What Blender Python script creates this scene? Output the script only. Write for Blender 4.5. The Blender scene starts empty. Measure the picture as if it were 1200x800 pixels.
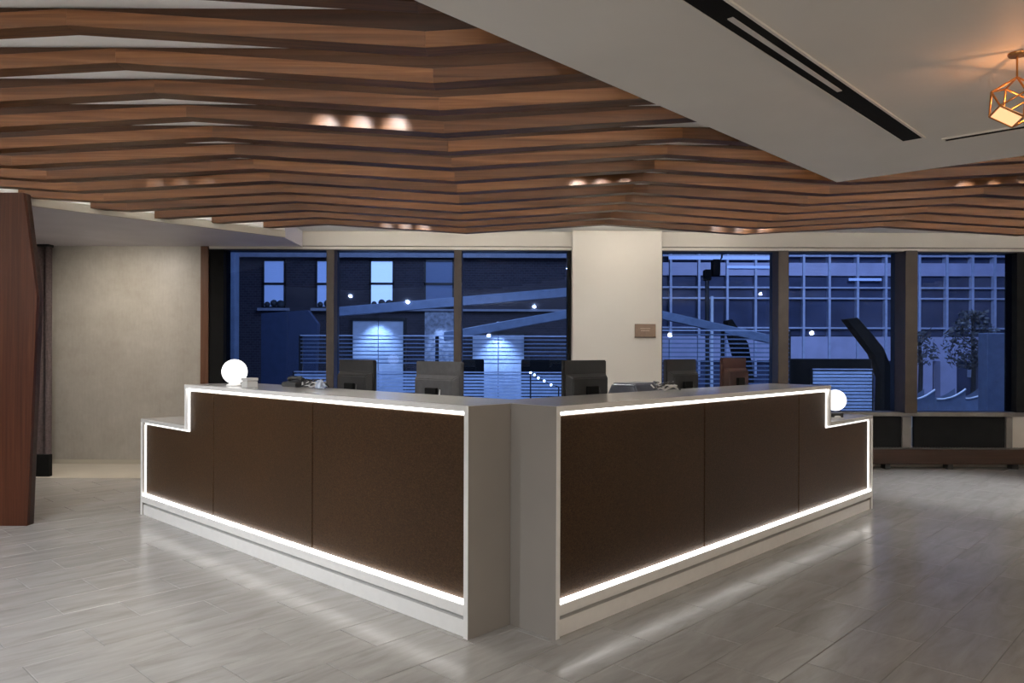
import bpy, bmesh, math, random
from mathutils import Vector, Matrix
random.seed(7)
S = bpy.context.scene
COL = S.collection

# ------------------------------------------------------------------ camera
F, CX, HY, CH, ROLL = 900.0, 600.0, 411.05, 1.36, -0.0035
cam = bpy.data.cameras.new('camera'); cam_ob = bpy.data.objects.new('camera', cam); COL.objects.link(cam_ob)
cam.sensor_width = 36; cam.lens = F / 1200 * 36; cam.shift_y = (HY - 400) / 1200
cam.clip_start = 0.05; cam.clip_end = 300
cam_ob.matrix_world = Matrix.Translation((0, 0, CH)) @ Matrix.Rotation(math.pi / 2, 4, 'X') @ Matrix.Rotation(-ROLL, 4, 'Z')
S.camera = cam_ob

# ------------------------------------------------------------------ world, lights, exposure
S.view_settings.view_transform = 'Standard'; S.view_settings.look = 'None'
S.view_settings.gamma = 1; S.view_settings.use_curve_mapping = False
S.view_settings.exposure = 0.42
S.cycles.use_denoising = True
S.cycles.max_bounces = 8; S.cycles.diffuse_bounces = 4; S.cycles.glossy_bounces = 4; S.cycles.transparent_max_bounces = 12
S.cycles.sample_clamp_indirect = 4.0
W = bpy.data.worlds.new('dusk'); S.world = W; W.use_nodes = True
_n = W.node_tree.nodes; _l = W.node_tree.links
_bg = _n['Background']; _bg.inputs[1].default_value = 0.35
_tc = _n.new('ShaderNodeTexCoord'); _sp = _n.new('ShaderNodeSeparateXYZ'); _rp = _n.new('ShaderNodeValToRGB')
_l.new(_tc.outputs['Generated'], _sp.inputs[0]); _l.new(_sp.outputs['Z'], _rp.inputs[0]); _l.new(_rp.outputs[0], _bg.inputs[0])
_rp.color_ramp.elements[0].color = (0.20, 0.30, 0.62, 1); _rp.color_ramp.elements[1].color = (0.05, 0.09, 0.30, 1)

def lamp(name, typ, loc, energy, color=(1, 1, 1), size=0.5, size_y=None, aim=None, angle=100, blend=0.6, radius=0.04):
    d = bpy.data.lights.new(name, typ); d.energy = energy; d.color = color
    if typ == 'AREA':
        d.size = size
        if size_y: d.shape = 'RECTANGLE'; d.size_y = size_y
    else:
        d.shadow_soft_size = radius
    if typ == 'SPOT': d.spot_size = math.radians(angle); d.spot_blend = blend
    o = bpy.data.objects.new(name, d); COL.objects.link(o); o.location = loc
    if aim is not None:
        o.rotation_euler = (Vector(aim) - Vector(loc)).to_track_quat('-Z', 'Y').to_euler()
    return o

NEUT = (1.0, 0.965, 0.92); COOL = (0.93, 0.96, 1.0); WARM = (1.0, 0.86, 0.70)
# recessed lobby downlights in the soffit, beside and behind the viewer
for x, y, e, c, tgt in ((-3.6, 1.4, 380, COOL, (-3.4, 3.2, 0.0)), (-2.6, -0.6, 190, COOL, (-2.6, 2.4, 0.0)), (0.6, -2.4, 80, NEUT, (0.6, 3.0, 1.0)),
                        (3.2, 1.0, 26, WARM, (2.6, 4.0, 0.4)), (-5.4, 3.0, 110, COOL, (-4.6, 4.8, 0.0)), (5.2, 2.4, 30, WARM, (4.6, 5.0, 0.2))):
    lamp('lobby_downlight', 'SPOT', (x, y, 2.57), e, c, aim=tgt, angle=112, blend=1.0, radius=0.03)
# unseen point lights added behind the viewer to fill the soffit and baffles
lamp('lobby_fill', 'POINT', (-0.6, -1.2, 1.75), 34, (1.0, 0.90, 0.78), radius=0.04)
lamp('lobby_fill', 'POINT', (3.8, 0.0, 1.75), 34, (1.0, 0.78, 0.56), radius=0.04)
lamp('lobby_fill', 'POINT', (6.2, 2.6, 1.75), 20, (1.0, 0.86, 0.70), radius=0.04)
# wall washers by the windows
lamp('wall_washer', 'SPOT', (-4.5, 8.05, 2.57), 85, (1.0, 0.90, 0.77), aim=(-4.5, 8.95, 1.0), angle=150, blend=1.0, radius=0.10)
lamp('wall_washer', 'SPOT', (1.25, 8.35, 2.74), 9, (1.0, 0.93, 0.82), aim=(1.25, 9.0, 1.5), angle=140, blend=1.0, radius=0.10)
lamp('floor_downlight', 'SPOT', (-4.3, 7.0, 2.57), 55, (1.0, 0.87, 0.70), aim=(-4.3, 7.1, 0), angle=85, blend=0.9, radius=0.05)
lamp('floor_downlight', 'SPOT', (4.6, 7.5, 2.72), 230, COOL, aim=(4.6, 7.5, 0), angle=62, blend=0.9, radius=0.08)
lamp('back_office_light', 'SPOT', (0.2, 6.5, 2.6), 60, COOL, aim=(0.2, 6.5, 0), angle=130, blend=1.0, radius=0.06)
lamp('header_fill', 'AREA', (0.2, 8.72, 2.772), 6, (1.0, 0.93, 0.82), 5.0, 0.05, aim=(0.2, 9.15, 2.2))  # unseen strip added to brighten the header
# street light outside; the spots are added to brighten the slats
for x in (-2.2, 0.2, 2.6, 5.4): lamp('slat_fill', 'SPOT', (x, 9.9, 4.6), 420, (0.80, 0.90, 1.0), aim=(x * 1.3, 13.2, 0.9), angle=100, blend=0.9, radius=0.06)
lamp('street_light', 'AREA', (9.0, 15.0, 7.5), 640, (0.85, 0.90, 1.0), 3.0, 3.0, aim=(9.5, 23, 2.5))
lamp('street_light', 'AREA', (-2.0, 14.5, 6.0), 190, (0.75, 0.85, 1.0), 3.0, 3.0, aim=(-2.5, 20, 2.0))

# ------------------------------------------------------------------ pixel helpers (used to read positions off the photograph)
def at_depth(x, y, d):
    u, v = x - CX, y - HY
    c, s = math.cos(ROLL), math.sin(ROLL)
    u, v = u * c + v * s, -u * s + v * c
    return Vector((u / F * d, d, CH - v / F * d))
def at_height(x, y, z):
    p = at_depth(x, y, 1.0); k = (z - CH) / (p.z - CH)
    return Vector((p.x * k, k, z))

# ------------------------------------------------------------------ object helpers
def link(o, parent=None):
    COL.objects.link(o)
    if parent is not None: o.parent = parent
    return o
def world_loc(o):
    v = Vector((0, 0, 0))
    while o is not None: v += o.location; o = o.parent
    return v
def tag(o, label=None, cat=None, group=None, kind=None):
    for k, v in (('label', label), ('category', cat), ('group', group), ('kind', kind)):
        if v: o[k] = v
    return o
def thing(name, label, cat, loc, group=None):
    o = bpy.data.objects.new(name, None); o.empty_display_size = 0.1
    o.location = loc; link(o); return tag(o, label, cat, group)
class MB:
    """collects shapes in world coordinates"""
    def __init__(s): s.v = []; s.f = []; s.sm = []
    def add(s, vs, fs, smooth=False):
        b = len(s.v); s.v += [Vector(v) for v in vs]
        for f in fs: s.f.append(tuple(i + b for i in f)); s.sm.append(smooth)
        return s
    def hexa(s, p):  # 8 points: bottom ring 0-3, top ring 4-7
        return s.add(p, [(3, 2, 1, 0), (4, 5, 6, 7), (0, 1, 5, 4), (1, 2, 6, 5), (2, 3, 7, 6), (3, 0, 4, 7)])
    def box(s, x0, x1, y0, y1, z0, z1):
        return s.hexa([(x0, y0, z0), (x1, y0, z0), (x1, y1, z0), (x0, y1, z0), (x0, y0, z1), (x1, y0, z1), (x1, y1, z1), (x0, y1, z1)])
    def prism(s, pts, off):
        n = len(pts); off = Vector(off); a = [Vector(p) for p in pts]; b = [p + off for p in a]
        fs = [tuple(range(n)), tuple(range(2 * n - 1, n - 1, -1))]
        fs += [((i + 1) % n, i, n + i, n + (i + 1) % n) for i in range(n)]
        return s.add(a + b, fs)
    def tube(s, path, r, seg=8, smooth=True):
        path = [Vector(p) for p in path]; rings = []
        for i, p in enumerate(path):
            t = (path[min(i + 1, len(path) - 1)] - path[max(i - 1, 0)]).normalized()
            ref = Vector((0, 0, 1)) if abs(t.z) < 0.9 else Vector((1, 0, 0))
            a = t.cross(ref).normalized(); b = t.cross(a)
            rr = r[i] if isinstance(r, (list, tuple)) else r
            rings.append([p + (a * math.cos(2 * math.pi * k / seg) + b * math.sin(2 * math.pi * k / seg)) * rr for k in range(seg)])
        vs = [v for ring in rings for v in ring]; fs = []
        for i in range(len(path) - 1):
            for k in range(seg):
                k2 = (k + 1) % seg
                fs.append((i * seg + k, i * seg + k2, (i + 1) * seg + k2, (i + 1) * seg + k))
        s.add(vs, fs, smooth)
        n = len(path) - 1
        return s.add(rings[0] + rings[n], [tuple(range(seg)), tuple(range(2 * seg - 1, seg - 1, -1))])
    def lathe(s, c, prof, seg=32):
        c = Vector(c); vs = []; fs = []
        for (r, z) in prof:
            for k in range(seg):
                a = 2 * math.pi * k / seg; vs.append(c + Vector((r * math.cos(a), r * math.sin(a), z)))
        for i in range(len(prof) - 1):
            for k in range(seg):
                k2 = (k + 1) % seg; fs.append((i * seg + k, i * seg + k2, (i + 1) * seg + k2, (i + 1) * seg + k))
        s.add(vs, fs, True)
        n = len(prof) - 1
        return s.add(vs[:seg] + vs[n * seg:], [tuple(range(seg - 1, -1, -1)), tuple(range(seg, 2 * seg))])
    def ball(s, c, r, seg=32, rings=16, sq=(1, 1, 1)):
        prof = [(max(1e-4, r * math.sin(math.pi * i / rings)), -r * math.cos(math.pi * i / rings)) for i in range(rings + 1)]
        return s.lathe(c, prof, seg)
    def build(s, name, mat, parent=None, bevel=0.0, seg=1):
        o0 = world_loc(parent) if parent is not None else Vector((0, 0, 0))
        if parent is None and s.v:
            lo = Vector([min(v[i] for v in s.v) for i in range(3)]); hi = Vector([max(v[i] for v in s.v) for i in range(3)])
            o0 = Vector(((lo.x + hi.x) / 2, (lo.y + hi.y) / 2, lo.z))
        me = bpy.data.meshes.new(name); me.from_pydata([v - o0 for v in s.v], [], s.f)
        me.polygons.foreach_set('use_smooth', s.sm)
        bm = bmesh.new(); bm.from_mesh(me)
        bmesh.ops.recalc_face_normals(bm, faces=bm.faces)
        if bevel: bmesh.ops.bevel(bm, geom=[e for e in bm.edges if len(e.link_faces) == 2 and e.calc_face_angle(0) > 0.5], offset=bevel, segments=seg, affect='EDGES', clamp_overlap=True)
        bm.to_mesh(me); bm.free()
        if mat is not None: me.materials.append(mat)
        o = bpy.data.objects.new(name, me); link(o, parent)
        if parent is None: o.location = o0
        return o
def struct(o): o['kind'] = 'structure'; return o
def copy_tree(o, parent=None):
    c = o.copy(); COL.objects.link(c)
    if parent is not None: c.parent = parent
    for ch in list(o.children): copy_tree(ch, c)
    return c

# ------------------------------------------------------------------ materials
class NT:
    def __init__(s, name):
        s.m = bpy.data.materials.new(name); s.m.use_nodes = True
        s.t = s.m.node_tree; s.b = s.t.nodes['Principled BSDF']; s.out = s.t.nodes['Material Output']
    def n(s, typ, **kw):
        nd = s.t.nodes.new('ShaderNode' + typ)
        for k, v in kw.items():
            if k[0] == 'i': nd.inputs[int(k[1:])].default_value = v
            else: setattr(nd, k, v)
        return nd
    def l(s, a, b): s.t.links.new(a, b)
    def p(s, **kw):
        for k, v in kw.items(): s.b.inputs[k.replace('_', ' ')].default_value = v
        return s
    def coords(s, scale=(1, 1, 1), rot=0.0, src='Object', jitter=True):
        if src == 'World': o = s.n('NewGeometry').outputs['Position']
        else: o = s.n('TexCoord').outputs[src]
        mp = s.n('Mapping'); mp.inputs['Rotation'].default_value[2] = rot; mp.inputs['Scale'].default_value = scale
        s.l(o, mp.inputs['Vector'])
        if not jitter: return mp.outputs[0]
        oi = s.n('ObjectInfo'); mu = s.n('Math', operation='MULTIPLY', i1=37.0); s.l(oi.outputs['Random'], mu.inputs[0])
        ad = s.n('VectorMath', operation='ADD'); s.l(mp.outputs[0], ad.inputs[0]); s.l(mu.outputs[0], ad.inputs[1]); return ad.outputs[0]
    def noise(s, vec, scale, detail=4, rough=0.5, dist=0.0):
        nd = s.n('TexNoise'); nd.inputs['Scale'].default_value = scale; nd.inputs['Detail'].default_value = detail
        nd.inputs['Roughness'].default_value = rough; nd.inputs['Distortion'].default_value = dist; s.l(vec, nd.inputs['Vector']); return nd.outputs[0]
    def ramp(s, fac, stops):
        r = s.n('ValToRGB'); e = r.color_ramp.elements
        while len(e) < len(stops): e.new(0.5)
        for el, (p, c) in zip(e, stops): el.position = p; el.color = (*c, 1) if len(c) == 3 else c
        s.l(fac, r.inputs[0]); return r.outputs[0]
    def mix(s, fac, a, b, mode='MIX'):
        m = s.n('MixRGB', blend_type=mode)
        for i, v in ((0, fac), (1, a), (2, b)):
            if hasattr(v, 'links'): s.l(v, m.inputs[i])
            else: m.inputs[i].default_value = v if i == 0 else (*v, 1)
        return m.outputs[0]
    def color(s, sock): s.l(sock, s.b.inputs['Base Color']); return s
    def bump(s, h, strength=0.3, dist=0.01):
        b = s.n('Bump'); b.inputs['Strength'].default_value = strength; b.inputs['Distance'].default_value = dist
        s.l(h, b.inputs['Height']); s.l(b.outputs[0], s.b.inputs['Normal']); return s
def g3(v): return (v, v, v)
def plain(name, col, rough=0.5, metal=0.0, vary=0.12, scale=8.0, bump=0.0, spec=0.5):
    m = NT(name); m.p(Roughness=rough, Metallic=metal, Specular_IOR_Level=spec)
    f = m.noise(m.coords(), scale, 4)
    lo = tuple(c * (1 - vary) for c in col); hi = tuple(min(1, c * (1 + vary)) for c in col)
    m.color(m.ramp(f, [(0.3, lo), (0.7, hi)]))
    if bump: m.bump(f, bump, 0.005)
    return m.m
def emit(name, col, strength):
    m = NT(name); m.p(Roughness=0.4); m.b.inputs['Base Color'].default_value = (*col, 1)
    m.b.inputs['Emission Color'].default_value = (*col, 1); m.b.inputs['Emission Strength'].default_value = strength; return m.m
def wood(name, dark, mid, light, rough=0.35, axis=0, fine=60, spec=0.3):
    m = NT(name); sc = [fine * 0.55] * 3; sc[axis] = 0.9
    v = m.coords(tuple(sc)); f = m.noise(v, 1.0, 6, 0.6, 0.6)
    sc2 = [6.0] * 3; sc2[axis] = 0.25
    f2 = m.noise(m.coords(tuple(sc2)), 1.0, 3, 0.5)
    c = m.ramp(f, [(0.28, dark), (0.5, mid), (0.75, light)])
    c2 = m.mix(0.45, c, m.ramp(f2, [(0.3, g3(0.45)), (0.7, g3(1.0))]), 'MULTIPLY')
    oi = m.n('ObjectInfo'); c3 = m.mix(0.75, c2, m.ramp(oi.outputs['Random'], [(0.0, (0.50, 0.44, 0.38)), (0.5, (0.85, 0.80, 0.74)), (1.0, (1.0, 0.98, 0.96))]), 'MULTIPLY')
    m.color(c3).p(Roughness=rough, Specular_IOR_Level=spec); m.bump(f, 0.12, 0.003); return m.m

M = {}
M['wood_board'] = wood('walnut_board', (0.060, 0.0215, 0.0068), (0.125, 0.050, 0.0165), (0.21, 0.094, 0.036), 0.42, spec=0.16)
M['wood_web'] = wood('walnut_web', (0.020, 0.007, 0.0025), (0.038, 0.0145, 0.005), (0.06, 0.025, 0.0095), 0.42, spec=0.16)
M['mahogany'] = wood('mahogany', (0.026, 0.0072, 0.003), (0.052, 0.015, 0.006), (0.080, 0.027, 0.011), 0.5, axis=2, fine=90, spec=0.2)
M['dark_wood'] = wood('dark_wood', (0.02, 0.011, 0.008), (0.04, 0.02, 0.013), (0.06, 0.03, 0.02), 0.4, axis=0)
M['brown_trim'] = wood('brown_trim', (0.09, 0.04, 0.022), (0.15, 0.07, 0.04), (0.20, 0.10, 0.055), 0.4, axis=2)
M['paint_white'] = plain('white_paint', (0.90, 0.90, 0.88), 0.7, vary=0.02, scale=3)
M['paint_soffit'] = plain('soffit_paint', (0.82, 0.795, 0.75), 0.55, vary=0.02, scale=3)
M['paint_lilac_lit'] = plain('lilac_lit_paint', (0.60, 0.57, 0.62), 0.45, vary=0.05, scale=3)  # cool window reflection on the soffit, put into its paint colour
M['paint_cream'] = plain('cream_paint', (0.66, 0.62, 0.55), 0.6, vary=0.025, scale=2)
M['paint_beige'] = plain('beige_paint', (0.48, 0.45, 0.37), 0.6, vary=0.04, scale=2)
m = NT('mottled_wallpaper'); f = m.noise(m.coords(), 3.0, 8, 0.7); g = m.noise(m.coords((40, 40, 8)), 1.0, 4)
m.color(m.mix(0.25, m.ramp(f, [(0.3, (0.36, 0.33, 0.285)), (0.68, (0.45, 0.425, 0.38))]), m.ramp(g, [(0.3, g3(0.7)), (0.7, g3(1))]), 'MULTIPLY')).p(Roughness=0.42); m.bump(f, 0.15, 0.01); M['wallpaper'] = m.m
m = NT('quartz'); f = m.noise(m.coords(), 60, 5); h = m.noise(m.coords(), 4, 4)
m.color(m.mix(0.3, m.ramp(f, [(0.35, (0.64, 0.625, 0.60)), (0.65, (0.68, 0.67, 0.65))]), m.ramp(h, [(0.3, g3(0.93)), (0.7, g3(1))]), 'MULTIPLY')).p(Roughness=0.16); M['quartz'] = m.m
M['taupe'] = plain('taupe_stone', (0.30, 0.275, 0.25), 0.35, vary=0.02, scale=6)
M['quartz_white'] = plain('white_solid_surface', (0.88, 0.87, 0.85), 0.3, vary=0.02, scale=20)
# bronze embossed hide panels
m = NT('embossed_bronze'); v = m.coords((70, 70, 150)); f = m.noise(v, 1.0, 3, 0.6, 1.2)
v2 = m.coords((1.2, 1.2, 1.2)); h = m.noise(v2, 1.0, 4)
vo = m.n('TexVoronoi'); vo.inputs['Scale'].default_value = 1.0; m.l(m.coords((95, 95, 140)), vo.inputs['Vector'])
c = m.ramp(f, [(0.32, (0.034, 0.0165, 0.0065)), (0.52, (0.058, 0.0295, 0.0125)), (0.72, (0.094, 0.051, 0.023))])
c = m.mix(0.4, c, m.ramp(h, [(0.3, (0.55, 0.55, 0.55)), (0.7, (1.05, 1.0, 0.9))]), 'MULTIPLY')
m.color(c).p(Roughness=0.42, Metallic=0.3, Specular_IOR_Level=0.3); m.bump(m.mix(0.5, f, vo.outputs['Distance']), 0.5, 0.002); M['bronze'] = m.m
M['led'] = emit('led_lens', (1.0, 0.985, 0.95), 5.0)
M['cove'] = emit('cove_strip', (1.0, 0.97, 0.93), 42.0)
M['led_soft'] = emit('led_lens_soft', (1.0, 0.985, 0.95), 1.1)
M['globe'] = emit('opal_globe', (1.0, 0.99, 0.98), 1.35)
M['lens'] = emit('downlight_lens', (1.0, 0.93, 0.82), 12.0)
M['amber'] = emit('amber_glow', (1.0, 0.52, 0.25), 0.95)
M['brass'] = plain('brass', (0.55, 0.27, 0.10), 0.3, 1.0, 0.1)
M['black'] = plain('black_metal', (0.012, 0.012, 0.012), 0.45, vary=0.2)
M['matte_black'] = plain('matte_black', (0.006, 0.006, 0.006), 0.8, vary=0.2, spec=0.12)
M['plastic'] = plain('black_plastic', (0.019, 0.019, 0.020), 0.42, vary=0.15, scale=30)
M['plastic_grey'] = plain('charcoal_plastic', (0.075, 0.075, 0.08), 0.45, vary=0.12, scale=30)
M['plastic_red'] = plain('red_sheen_plastic', (0.040, 0.012, 0.008), 0.42, vary=0.2, scale=12)  # black plastic with a reddish sheen put into its colour
M['bluegrey'] = plain('slate_plastic', (0.05, 0.055, 0.075), 0.35, vary=0.12, scale=30)
M['white_plastic'] = plain('white_plastic', (0.72, 0.71, 0.69), 0.4, vary=0.04)
M['bronze_frame'] = plain('bronze_frame', (0.042, 0.031, 0.024), 0.4, 0.3, 0.15)
M['frame_dark'] = plain('dark_frame', (0.018, 0.016, 0.015), 0.4, 0.2, 0.2)
M['sill'] = plain('sill_metal', (0.17, 0.155, 0.14), 0.45, 0.2, 0.1)
M['drape'] = plain('mauve_brown_drape', (0.10, 0.075, 0.075), 0.9, vary=0.25, scale=40)
M['plaque'] = plain('bronze_plaque', (0.17, 0.115, 0.08), 0.4, 0.4, 0.12, 40)
M['plaque_mark'] = plain('plaque_mark', (0.50, 0.40, 0.33), 0.5)
M['grout'] = plain('grout', (0.19, 0.183, 0.175), 0.8, vary=0.1)
M['border'] = plain('pale_stone', (0.52, 0.48, 0.41), 0.4, vary=0.05, scale=4)
# porcelain floor planks: grain runs along the plank
AL, AR = 0.8079, math.pi / 2 - 0.8079
DL = Vector((-math.sin(AL), math.cos(AL), 0)); DR = Vector((math.sin(AR), math.cos(AR), 0))
m = NT('porcelain_plank'); ang = math.atan2(DR.y, DR.x)
geo = m.n('NewGeometry'); rt = m.n('VectorRotate', rotation_type='Z_AXIS'); rt.inputs['Angle'].default_value = -ang; m.l(geo.outputs['Position'], rt.inputs['Vector'])
oi = m.n('ObjectInfo'); rnd = m.n('Math', operation='ADD'); m.l(oi.outputs['Random'], rnd.inputs[0]); m.l(geo.outputs['Random Per Island'], rnd.inputs[1])
ml = m.n('Math', operation='MULTIPLY', i1=23.0); m.l(rnd.outputs[0], ml.inputs[0])
ad = m.n('VectorMath', operation='ADD'); m.l(rt.outputs[0], ad.inputs[0]); m.l(ml.outputs[0], ad.inputs[1])
mp = m.n('Mapping'); mp.inputs['Scale'].default_value = (2.2, 11.0, 1); m.l(ad.outputs[0], mp.inputs['Vector'])
f = m.noise(mp.outputs[0], 1.0, 7, 0.6, 0.7)
c = m.ramp(f, [(0.25, (0.285, 0.27, 0.255)), (0.5, (0.375, 0.36, 0.345)), (0.75, (0.45, 0.435, 0.42))])
fr = m.n('Math', operation='FRACT'); m.l(rnd.outputs[0], fr.inputs[0])
c = m.mix(0.55, c, m.ramp(fr.outputs[0], [(0, g3(0.86)), (1, g3(1.0))]), 'MULTIPLY')
m.color(c).p(Roughness=0.27)
m.l(m.ramp(f, [(0.3, g3(0.27)), (0.7, g3(0.17))]), m.b.inputs['Roughness']); m.bump(f, 0.06, 0.004); M['tile'] = m.m
# blue-tinted glazing
m = NT('blue_glazing'); tr = m.n('BsdfTransparent'); tr.inputs[0].default_value = (0.60, 0.72, 0.96, 1)
gl = m.n('BsdfGlossy'); gl.inputs['Color'].default_value = (0.55, 0.68, 1.0, 1); gl.inputs['Roughness'].default_value = 0.015
lw = m.n('Fresnel'); lw.inputs[0].default_value = 1.52
mx = m.n('MixShader'); m.l(lw.outputs[0], mx.inputs[0]); m.l(tr.outputs[0], mx.inputs[1]); m.l(gl.outputs[0], mx.inputs[2]); m.l(mx.outputs[0], m.out.inputs['Surface']); M['glass'] = m.m
# outside
m = NT('dark_brick'); br = m.n('TexBrick'); br.inputs['Scale'].default_value = 4.0
br.inputs['Color1'].default_value = (0.028, 0.022, 0.028, 1); br.inputs['Color2'].default_value = (0.045, 0.036, 0.042, 1); br.inputs['Mortar'].default_value = (0.07, 0.065, 0.075, 1)
mpb = m.n('Mapping'); mpb.inputs['Rotation'].default_value = (math.pi / 2, 0, 0); tcb = m.n('TexCoord'); m.l(tcb.outputs['Object'], mpb.inputs['Vector']); m.l(mpb.outputs[0], br.inputs['Vector'])
m.color(br.outputs['Color']).p(Roughness=0.85); M['brick'] = m.m
M['stone_rough'] = plain('rough_stone', (0.30, 0.31, 0.34), 0.8, vary=0.5, scale=9, bump=0.9)
M['pale_door'] = plain('pale_door', (0.50, 0.54, 0.60), 0.5, vary=0.08)
M['stone_sill'] = plain('stone_sill', (0.28, 0.29, 0.33), 0.7)
M['lit_pane'] = emit('lit_pane', (0.55, 0.68, 0.95), 0.17)
M['bright_pane'] = emit('bright_pane', (0.72, 0.84, 1.0), 0.75)
M['dim_pane'] = emit('dim_pane', (0.12, 0.16, 0.26), 0.10)
M['office_glass'] = plain('office_glass', (0.055, 0.065, 0.11), 0.15, 0.0, 0.4, 0.8)
M['spandrel'] = plain('spandrel', (0.42, 0.42, 0.56), 0.5, vary=0.12, scale=2)
M['mullion'] = plain('pale_mullion', (0.42, 0.46, 0.58), 0.4)
M['louvre'] = plain('pale_louvre', (0.50, 0.58, 0.72), 0.5)
M['beam'] = plain('pale_steel', (0.16, 0.20, 0.28), 0.4, vary=0.15)
M['asphalt'] = plain('asphalt', (0.05, 0.055, 0.065), 0.6, vary=0.3)
M['leaf'] = plain('dark_leaf', (0.03, 0.035, 0.04), 0.7, vary=0.4)
M['bark'] = plain('bark', (0.03, 0.028, 0.028), 0.9, vary=0.3)
M['white_out'] = plain('white_fibreglass', (0.75, 0.78, 0.82), 0.4)
M['bulb'] = emit('street_bulb', (0.85, 0.93, 1.0), 14.0)

# ------------------------------------------------------------------ room shell
D = 9.15            # depth of the window wall
ZC = 2.78           # ceiling above the baffles
ZS = 2.593          # soffits
CAP = 3.0
# soffit outline in plan
APEX = Vector((2.354, 5.576, 0)); E1 = Vector((-0.685, -0.728, 0)); E2 = Vector((0.740, -0.673, 0))
def fascia_x(d): return 0.925 * d - 10.27
ceil = struct(MB().box(-8, 8, -6, D + 0.3, ZC, CAP).build('ceiling', M['paint_white']))
def poly(pts, z0, z1): return MB().prism([(p[0], p[1], z0) for p in pts], (0, 0, z1 - z0))
e1 = APEX + E1 * 15; e2 = APEX + E2 * 9.0
so = poly([(APEX.x, APEX.y), (8, APEX.y - (8 - APEX.x) * 0.673 / 0.740), (8, -6), (-8, -6), (-8, -5.4), (e1.x, e1.y)] if e1.x > -8 else
          [(APEX.x, APEX.y), (8, APEX.y - (8 - APEX.x) * 0.673 / 0.740), (8, -6), (-8, -6), (-8, APEX.y - (8 + APEX.x) * 0.728 / 0.685)], ZS, ZC).build('soffit', M['paint_soffit'], ceil)
xs = -2.5
lf = [(fascia_x(2.6), 2.6), (fascia_x(8.4), 8.4), (xs, D), (-8, D), (-8, 2.6)]
poly(lf, ZS, ZC).build('soffit', M['paint_lilac_lit'], ceil)
fd = Vector((0.925, 1, 0)).normalized(); fn = Vector((fd.y, -fd.x, 0))
a, b = Vector((fascia_x(2.6), 2.6, 0)), Vector((fascia_x(8.4), 8.4, 0))
def strip(a, b, n, t, z0, z1): return MB().hexa([a + Vector((0, 0, z0)), b + Vector((0, 0, z0)), b + n * t + Vector((0, 0, z0)), a + n * t + Vector((0, 0, z0)), a + Vector((0, 0, z1)), b + Vector((0, 0, z1)), b + n * t + Vector((0, 0, z1)), a + n * t + Vector((0, 0, z1))])
strip(a, b, fn, 0.02, ZS + 0.075, ZC).build('fascia', M['paint_white'], ceil)
strip(a, b, fn, 0.03, ZS - 0.002, ZS + 0.07).build('fascia_trim', M['paint_beige'], ceil)
# walls out of frame close the lobby
struct(MB().box(-8.1, -8, -6, D, 0, ZC).build('wall_left', M['paint_beige']))
struct(MB().box(8, 8.1, -6, D, 0, ZC).build('wall_right', M['paint_beige']))
struct(MB().box(-8, 8, -6.1, -6, 0, ZC).build('wall_front', M['paint_beige']))
PX = D / F
def wx(x): return (x - 600) * PX
def wz(y): return CH + (HY - y) * PX
# back wall pieces: papered part, header, pillar
back = struct(MB().box(-8, wx(236), D, D + 0.25, 0, ZS).build('wall_back', M['wallpaper']))
MB().box(-8, 8, D, D + 0.3, wz(288.5), ZC).build('header', M['paint_cream'], back)
MB().box(wx(236), 8, D - 0.012, D + 0.28, wz(293), wz(289.6)).build('head_trim', M['paint_cream'], back)
MB().box(-8, 8, D + 0.02, D + 0.28, wz(289.6), wz(288.5)).build('blind_slot', M['matte_black'], back)
MB().box(wx(236), wx(245), D - 0.03, D + 0.25, 0, wz(290)).build('end_trim', M['brown_trim'], back)
MB().box(wx(669), 8, D, D + 0.3, 0, wz(524)).build('lower_wall', M['paint_cream'], back)
MB().box(wx(245), wx(669), D, D + 0.3, 0, 0.6).build('lower_wall', M['paint_cream'], back)
pil = struct(MB().box(wx(670) - 0.005, wx(775) - 0.02, D - 0.13, D + 0.3, 0, ZC - 0.002).build('column', M['paint_cream'], None, 0.006))
# skirting on the papered wall
struct(MB().box(-8, wx(236), D - 0.015, D, 0, 0.05).build('baseboard_back', M['paint_beige']))
# window 1 (three panes) and window 2 (three panes, dark panels under the sill)
def window(name, x0, x1, muls, panes, zb, zt, jl, jr):
    w = bpy.data.objects.new(name, None); link(w); w['kind'] = 'structure'; w.location = ((x0 + x1) / 2, D, zb)
    MB().box(x0, x1, D - 0.02, D + 0.22, zt, wz(293)).build('head', M['frame_dark'], w)
    MB().box(x0, x1, D - 0.06, D + 0.22, zb - 0.045, zb).build('sill', M['sill'], w)
    MB().box(x0, x0 + jl, D - 0.01, D + 0.22, zb, zt).build('jamb', M['matte_black'], w)
    MB().box(x1 - jr, x1, D - 0.01, D + 0.22, zb, zt).build('jamb', M['matte_black'], w)
    for (a, b, dep) in muls: MB().box(a, b, D - dep, D + 0.2, zb, zt).build('mullion', M['bronze_frame'], w, 0.004)
    for (a, b) in panes: MB().box(a, b, D + 0.09, D + 0.102, zb, zt).build('pane', M['glass'], w)
    return w
w1 = window('window_1', wx(245), wx(669), [(wx(384), wx(393), 0.08), (wx(532), wx(541), 0.05)],
            [(wx(262), wx(384)), (wx(393), wx(532)), (wx(541), wx(665))], wz(483), wz(294), wx(262) - wx(245), wx(669) - wx(665))
w2 = window('window_2', wx(773), wx(1212), [(wx(908), wx(920), 0.12), (wx(1053), wx(1067), 0.16)],
            [(wx(776), wx(908)), (wx(920), wx(1053)), (wx(1067), wx(1191))], wz(481), wz(294), wx(776) - wx(773), wx(1212) - wx(1191))
for a, b in ((776, 1055), (1070, 1178)):
    MB().box(wx(a), wx(b), D - 0.03, D + 0.01, wz(524), wz(486)).build('lower_panel', M['matte_black'], w2)
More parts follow.
